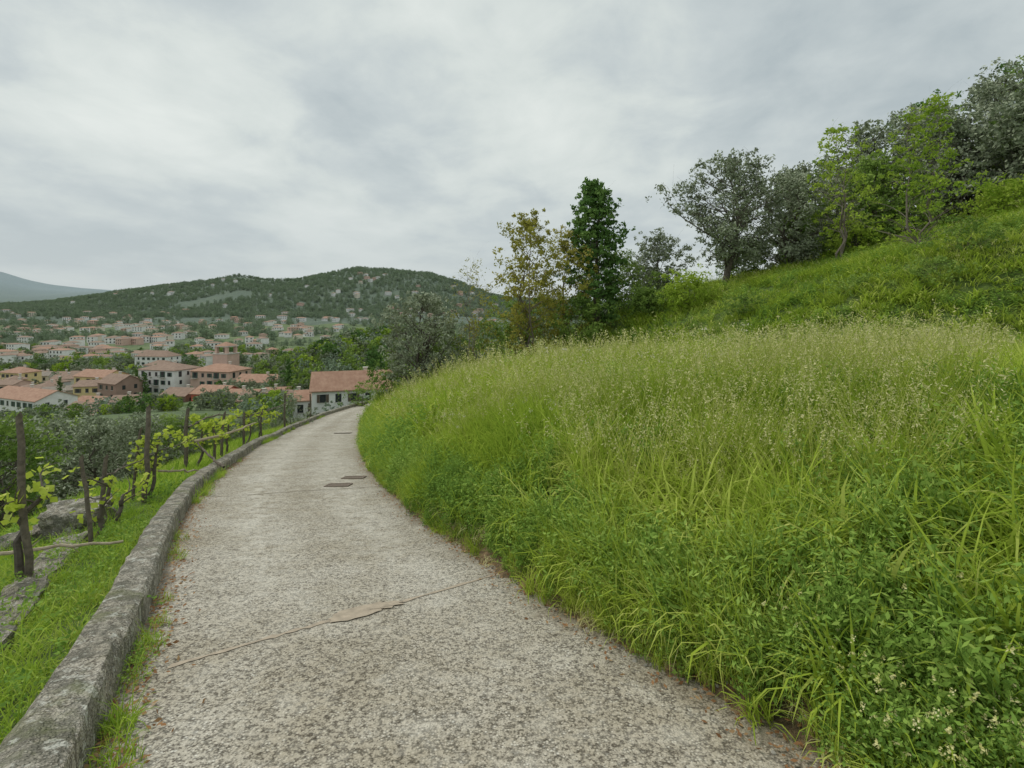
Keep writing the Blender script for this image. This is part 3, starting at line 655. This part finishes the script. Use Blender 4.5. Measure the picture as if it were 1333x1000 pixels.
house('pink_apartment_building',-113.5,200,17,12,-24.2,-22,-40,-12,'pink',0,4,5,'hip',True)
house('cream_house',-93,190,15,9,-27,-24.8,-40,-6,'cream',0,2,4)
house('red_house',-95.5,166,11.5,9,-27.3,-25.2,-42,-12,'red',0,3,3)
house('long_white_house',-154.6,165,27,11,-28.4,-26.0,-46,-22,'white',0,3,8)
house('tiled_roof_house',-121.8,150,17,9,-30.2,-28,-45,-18,'cream',1,2,5)
house('yellow_house',-170,212,16,10,-28,-25.8,-44,-15,'yellow',0,3,5)
house('brown_house',-143,187,11,9,-27,-24.4,-44,-24,'brown',1,3,3)
house('yellow_villa',-230,240,12,9,-30,-27.9,-44,-15,'yellow',0,2,4,'hip')
house('old_barn',-91.6,140,15,7,-30.2,-28.2,-42,-10,'grey',2,2,3)
house('small_cream_house',-64.8,130,6.5,7,-23,-21.6,-36,6,'cream',1,3,2)
house('tiled_house',-62.7,145,12,8,-25.4,-23.4,-38,4,'white',1,2,4)
house('stone_house',-108,168,9,8,-28.2,-26.3,-42,-10,'brown',1,3,3)
house('white_villa',-228,330,24,11,-31,-27.8,-46,-10,'white',1,2,6,'hip')
house('white_house',-205,300,16,10,-33.5,-31,-46,-16,'white',1,3,5,'hip')
house('white_house',-86,131,8,7,-28.0,-26.3,-40,12,'white',1,2,3)
house('white_house',-140,172,9,8,-31.5,-29.8,-46,-8,'white',0,3,3)
house('white_house',-128,171,8,8,-30.8,-29.2,-46,15,'white',1,3,3)
house('pink_house',-82,158,9,8,-26.8,-25.2,-40,-4,'pink',0,3,3)
house('white_house',-72,158,7,7,-26.2,-24.6,-40,10,'white',0,3,2)
house('white_house',-186,190,12,9,-32.5,-30.6,-46,-30,'white',1,3,4)
house('yellow_house',-160,196,9,9,-29.5,-27.8,-46,12,'yellow',1,3,3)
E=bpy.data.objects.new('church_tower',None);link(E);E.location=(-129.5,232,0);E.rotation_euler=(0,0,rad(-12))
g=G();g.box((0,0,-31),(7.5,7.5,20));
for s in(-1,1):
    for t in(-1,1): g.box((s*2.6,t*2.6,-19.4),(1.2,1.2,3.2))
g.obj('tower_shaft',[WM['pink']],parent=E)
g=G();g.box((0,0,-20.9),(8.1,8.1,.35));g.box((0,0,-17.65),(7.2,7.2,.35));g.obj('cornice',[trim],parent=E)
g=G();g.add([[-3.4,-3.4,-17.4],[3.4,-3.4,-17.4],[3.4,3.4,-17.4],[-3.4,3.4,-17.4],[0,0,-15.6]],[[0,1,4],[1,2,4],[2,3,4],[3,0,4]]);g.obj('pyramid_roof',[RMs[0]],parent=E)
g=G();g.box((0,0,-19.4),(1.6,1.6,2.2));g.obj('bell',[M['iron']],parent=E)
names=['white','white','white','pink','cream','yellow','grey','white','white','red','white']
cnt=0;t=0
while cnt<48 and t<6000:
    t+=1;y=R.uniform(155,330);x=y*R.uniform(-1.06,-.5)
    if y<200 and x/y>-.8: continue
    if any((x-a)**2+(y-b)**2<(c+5.5)**2 for a,b,c in HX): continue
    z=h1(x,y);w=R.uniform(6,12);fl=int(R.integers(2,4));ze=z+fl*2.8
    lim=-.122*y if x/y<-.75 else -.132*y
    if y<185: lim=-.19*y
    if ze+2>lim: 
        ze=lim-2
        if ze<z+2.5: continue
    house('village_house',x,y,w,R.uniform(6,8.5),ze,ze+R.uniform(1.1,1.6),z-3,R.uniform(-50,35),names[R.integers(11)],int(R.choice([0,1,1,1,2])),fl,max(2,int(w/3)),'gable' if R.uniform()<.6 else 'hip',seed=cnt);cnt+=1
print('village',cnt)
ga=G();m=0
while m<320:
    y=math.exp(R.uniform(math.log(340),math.log(1850)));x=y*R.uniform(-1.05,-.33 if y<900 else -.03)
    if vnoise(np.array([x/110.]),np.array([y/140.]),99)[0]<.5 and R.uniform()<.8: continue
    if y>1300 and R.uniform()<.25: continue
    z=h1(x,y);w=R.uniform(8,15);d=R.uniform(7,10);hh_=R.uniform(4,7.5);rz=R.uniform(-.9,.7)
    if y>1000: w*=1.25;hh_*=1.3
    ca,sa=math.cos(rz),math.sin(rz);ze=z+hh_;r0=ze+R.uniform(1.0,1.6)
    def tf(L): return [[x+p[0]*ca-p[1]*sa,y+p[0]*sa+p[1]*ca,p[2]] for p in L]
    X2,Y2=w/2,d/2;wc=int(R.choice([0,0,0,0,1,2]))
    ga.add(tf([[-X2,-Y2,z-6],[X2,-Y2,z-6],[X2,Y2,z-6],[-X2,Y2,z-6],[-X2,-Y2,ze],[X2,-Y2,ze],[X2,Y2,ze],[-X2,Y2,ze]]),[[0,1,5,4],[1,2,6,5],[2,3,7,6],[3,0,4,7]],wc)
    hx=max(X2-Y2,.5);o=.4
    P_=tf([[-X2-o,-Y2-o,ze],[X2+o,-Y2-o,ze],[X2+o,Y2+o,ze],[-X2-o,Y2+o,ze],[-hx,0,r0],[hx,0,r0]])
    rm=3+int(R.integers(0,3)>0);ga.add(P_,[[0,1,5,4],[2,3,4,5]],rm);ga.add(P_,[[1,2,5],[3,0,4]],rm)
    nc=int(w/3)
    for f in range(int(hh_/3)):
        for c in range(nc):
            tx=(c+.5)/nc*w-w/2;zc=ze-1.6-3*f
            ga.add(tf([[tx-.6,-Y2-.05,zc-.8],[tx+.6,-Y2-.05,zc-.8],[tx+.6,-Y2-.05,zc+.8],[tx-.6,-Y2-.05,zc+.8]]),[[0,1,2,3]],5)
    HX.append((x,y,w/2+1));m+=1
ga.obj('distant_village_houses',[WM['white'],WM['cream'],WM['pink'],RMs[0],RMs[1],glass])
keep=np.ones(len(WX),bool)
for a,b,c in HX:
    d2=(WX-a)**2+(WY-b)**2;keep&=d2>(c+.5)**2
    keep&=~((np.abs(WX-a*WY/b)<c)&(WY<b)&(WY>b-(12 if b<900 else 40))&(WS>.45))
WX,WY,WS=WX[keep],WY[keep],WS[keep];n=len(WX);print('wood',n)
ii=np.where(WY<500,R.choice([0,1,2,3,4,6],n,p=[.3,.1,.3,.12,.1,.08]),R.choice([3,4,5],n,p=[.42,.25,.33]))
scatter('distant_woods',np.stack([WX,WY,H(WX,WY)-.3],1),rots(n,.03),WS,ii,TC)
place_tree('umbrella_pine_tree',-33,128,'dark',300,h=15,cr=5,cb=.7,ncl=40,npc=70,clr=1.3,leaf=.6,tr=.35,shape='flat',twigs=1,zoff=0)
for i,(x,y,h) in enumerate([(-138,188,11),(-135.5,189,9),(-181,205,9),(-70,160,8)]):
    place_tree('cypress_tree',x,y,'dark',310+i,h=h,cr=.9,cb=.03,ncl=40,npc=60,clr=.6,leaf=.4,tr=.15,twigs=0,zoff=3)

# ------------------------------------------------------------------ vineyard on the terrace
def post(x,y,dx,dy,h,rr=.045,sd=0,name='vine_post',mat='wood'):
    r=np.random.default_rng(sd);z=h1(x,y);P=curve((x,y,z-.3),(x+dx,y+dy,z+h),r,.02,8);P[1:-1]+=r.normal(size=(6,3))*.008
    g=G();g.tube(P,rr*np.array([1.1,1.05,1,1,.95,.95,.9,.8]),8,0)
    top=P[-1];g.add([top+[.02,0,.05],top+[-.03,.02,.0],top+[0,-.035,0],top+[.03,.02,-.01]],[[0,1,2],[0,2,3],[0,3,1]])
    return g.obj(name,[M[mat]]),P
posts=[(-4.65,4.95,-.12,0,1.62,.032),(-5.0,6.1,-.22,.1,1.05,.025),(-5.65,7.0,.1,0,1.05,.03),(-6.4,8.9,.08,0,1.65,.042),(-6.75,9.1,.15,0,1.3,.025),(-8.35,13.2,0,0,1.65,.05),(-8.1,13.8,.05,0,1.1,.04),(-10.5,20,.05,0,1.4,.05),(-9.3,16.5,.05,0,1.5,.045),(-13.3,30,0,0,2.1,.06),(-12.2,25,0,0,1.6,.05),(-13.8,35,0,0,1.8,.06)]
for i,pp in enumerate(posts): post(*pp,sd=i)
def rail(a,b,rr,sd,name='vine_rail',mat='pole'):
    r=np.random.default_rng(sd);P=curve(a,b,r,.02,12);P[1:-1]+=r.normal(size=(10,3))*.012;g=G();g.tube(P,np.linspace(rr,rr*.6,12),6,0)
    g.tube([P[5],P[5]+(P[7]-P[5])*.3+[0,.02,.08]],[rr*.5,.004],5,0);g.tube([P[8],P[8]+(P[9]-P[8])*.3+[0,.0,-.07]],[rr*.4,.004],5,0)
    return g.obj(name,[M[mat]])
rail((-5.7,5.0,-2.5),(-4.25,5.6,-2.56),.022,1)
rail((-6.45,9,-2.87),(-6.2,10.1,-3.22),.025,2)
rail((-7.35,11.8,-3.1),(-9.1,18.2,-4.1),.035,3)
rail((-8.35,13.2,-3.1),(-10.5,20.2,-4.4),.03,4,mat='wood')
rail((-5.65,7.0,-2.35),(-6.6,9.5,-2.7),.014,5,mat='wood')
rail((-10.5,20,-4.3),(-13.2,30,-5.6),.035,7,mat='wood')
rail((-5.35,4.3,-2.9),(-4.6,4.9,-2.75),.03,8,mat='wood')
rail((-6.3,11.2,-3.5),(-7.5,12.2,-3.2),.03,9,mat='wood')
def vine(x,y,h,sd,n=7,tot=150,sp=.4,ls=.085):
    r=np.random.default_rng(sd);z=h1(x,y);g=G();P=curve((x,y,z-.1),(x+.1,y+.05,z+h),r,.07,10);P[1:-1]+=r.normal(size=(8,3))*.02
    g.tube(P,np.linspace(.042,.02,10),7,0)
    for k in range(n):
        s=P[r.integers(5,10)];d=np.array([r.normal()*sp,r.normal()*sp*1.1,r.uniform(-.05,.3)]);Q=curve(s,s+d,r,.12,6);g.tube(Q,np.linspace(.011,.004,6),4,0)
        m=tot//n;t=r.uniform(.25,1,m);C=np.stack([np.interp(t,np.linspace(0,1,6),Q[:,j]) for j in range(3)],1)+r.normal(size=(m,3))*.05
        g.leaves(C,ls,r,1,np.clip(r.uniform(0,1,m),0,1),.85,.3)
    return g.obj('grapevine',[M['bark'],M['vine']])
for i,(x,y,h,n,t,sp) in enumerate([(-4.75,5.05,.85,7,75,.16),(-5.25,6.5,.65,6,55,.25),(-6.35,9.0,1.05,9,200,.35),(-8.3,13.4,1.25,9,240,.45),(-9.8,17.5,1.2,8,200,.45),(-10.6,20.3,1.3,8,240,.5),(-12.0,24,1.2,7,160,.5),(-5.6,7.2,.45,4,35,.25)]):
    vine(x,y,h,400+i,n,t,sp,.085 if y<12 else .11)
def rockobj(name,x,y,s,sd,zo=0,rz=0,rx=0):
    bm=bmesh.new();bmesh.ops.create_cube(bm,size=1);bmesh.ops.subdivide_edges(bm,edges=bm.edges,cuts=9,use_grid_fill=True)
    for v in bm.verts:
        c=v.co.copy();v.co=c.lerp(c.normalized()*.62,.25)
        n_=fbm(np.array([c.x*2.6+sd*3]),np.array([c.y*2.6+c.z*3.7+sd]),sd,5)[0];v.co*=1+n_*.75
        v.co=Vector((v.co.x*s[0],v.co.y*s[1],v.co.z*s[2]))
    me=bpy.data.meshes.new(name);bm.to_mesh(me);bm.free();me.materials.append(M['curb']);o=link(bpy.data.objects.new(name,me))
    o.location=(x,y,h1(x,y)+zo);o.rotation_euler=(rx,0,rz);return o
rockobj('boulder',-6.2,7.3,(.75,.6,.6),2,.1,.4);rockobj('boulder',-6.6,7.0,(.5,.4,.35),3,.05,1.2)
g_e=bpy.data.objects.new('stone_edging',None);link(g_e)
for i in range(8):
    y=2.3+i*.56;x=XL(y)-.27-.78-.04*i
    o=rockobj(f'edging_stone_{i+1}',x,y,(.30,.52+.08*math.sin(i*3),.22),20+i,-.02,.5+.14*math.sin(i*5));o.parent=g_e
place_tree('pale_shrub',-14.2,33,'olive',501,h=2.2,cr=1.2,cb=.05,ncl=26,npc=90,clr=.4,leaf=.12,trunks=3,tr=.04)
place_tree('pale_shrub',-12.9,44,'mid',502,h=2.2,cr=1.6,cb=.05,ncl=26,npc=90,clr=.45,leaf=.14,trunks=3,tr=.04)
place_tree('shrub',-8.3,42,'mid',503,h=2.6,cr=1.6,cb=.02,ncl=30,npc=90,clr=.5,leaf=.14,trunks=3,tr=.04)

# ------------------------------------------------------------------ sky & light
wd=bpy.data.worlds.new('World');sc.world=wd;wd.use_nodes=True;nt=wd.node_tree;bg=nt.nodes['Background']
S_EL,S_AZ=52,-60
sky=nt.nodes.new('ShaderNodeTexSky');sky.sky_type='NISHITA';sky.sun_disc=False;sky.sun_elevation=rad(S_EL);sky.sun_rotation=rad(S_AZ);sky.air_density=1;sky.dust_density=3
tc=nt.nodes.new('ShaderNodeTexCoord').outputs['Generated'];sx=nt.nodes.new('ShaderNodeSeparateXYZ');nt.links.new(tc,sx.inputs[0])
zz=math_(nt,'ADD',math_(nt,'MAXIMUM',sx.outputs[2],0),.22)
cb=nt.nodes.new('ShaderNodeCombineXYZ');nt.links.new(math_(nt,'DIVIDE',sx.outputs[0],zz),cb.inputs[0]);nt.links.new(math_(nt,'DIVIDE',sx.outputs[1],zz),cb.inputs[1])
mp=nt.nodes.new('ShaderNodeMapping');mp.inputs['Rotation'].default_value=(0,0,.35);mp.inputs['Scale'].default_value=(1,.85,1);mp.inputs['Location'].default_value=(5.1,2.3,0);nt.links.new(cb.outputs[0],mp.inputs[0])
n1=noise(nt,mp.outputs[0],1.0,4,.5,.15);n2=noise(nt,mp.outputs[0],3.4,7,.58,.25)
f=math_(nt,'ADD',math_(nt,'MULTIPLY',n1,.68),math_(nt,'MULTIPLY',n2,.32))
cloud=ramp(nt,f,[(.37,(.46,.525,.545)),(.455,(.57,.63,.635)),(.52,(.68,.735,.71)),(.62,(.79,.835,.80))])
hz=ramp(nt,sx.outputs[2],[(0,(.56,.62,.635)),(.12,(.52,.58,.60)),(.35,(.64,.69,.68))])
hf=ramp(nt,sx.outputs[2],[(.0,.85),(.3,0)])
cloud=mix(nt,hf,cloud,hz)
sc10=nt.nodes.new('ShaderNodeVectorMath');sc10.operation='SCALE';sc10.inputs[3].default_value=10;nt.links.new(cloud,sc10.inputs[0])
col=mix(nt,.95,sky.outputs[0],sc10.outputs[0]);nt.links.new(col,bg.inputs[0]);bg.inputs[1].default_value=.1
L=bpy.data.lights.new('sun','SUN');L.energy=1.5;L.angle=rad(15);L.color=(1,.96,.88);so=link(bpy.data.objects.new('sun',L))
az=rad(S_AZ);d=Vector((math.sin(az)*math.cos(rad(S_EL)),math.cos(az)*math.cos(rad(S_EL)),math.sin(rad(S_EL))))
so.rotation_euler=d.to_track_quat('Z','Y').to_euler()
# ------------------------------------------------------------------ camera
c=bpy.data.cameras.new('camera');c.lens=18;c.sensor_width=36;c.shift_y=-.075;c.clip_start=.05;c.clip_end=20000
co=link(bpy.data.objects.new('camera',c));co.location=(0,0,0);co.rotation_euler=(rad(90),0,0);sc.camera=co
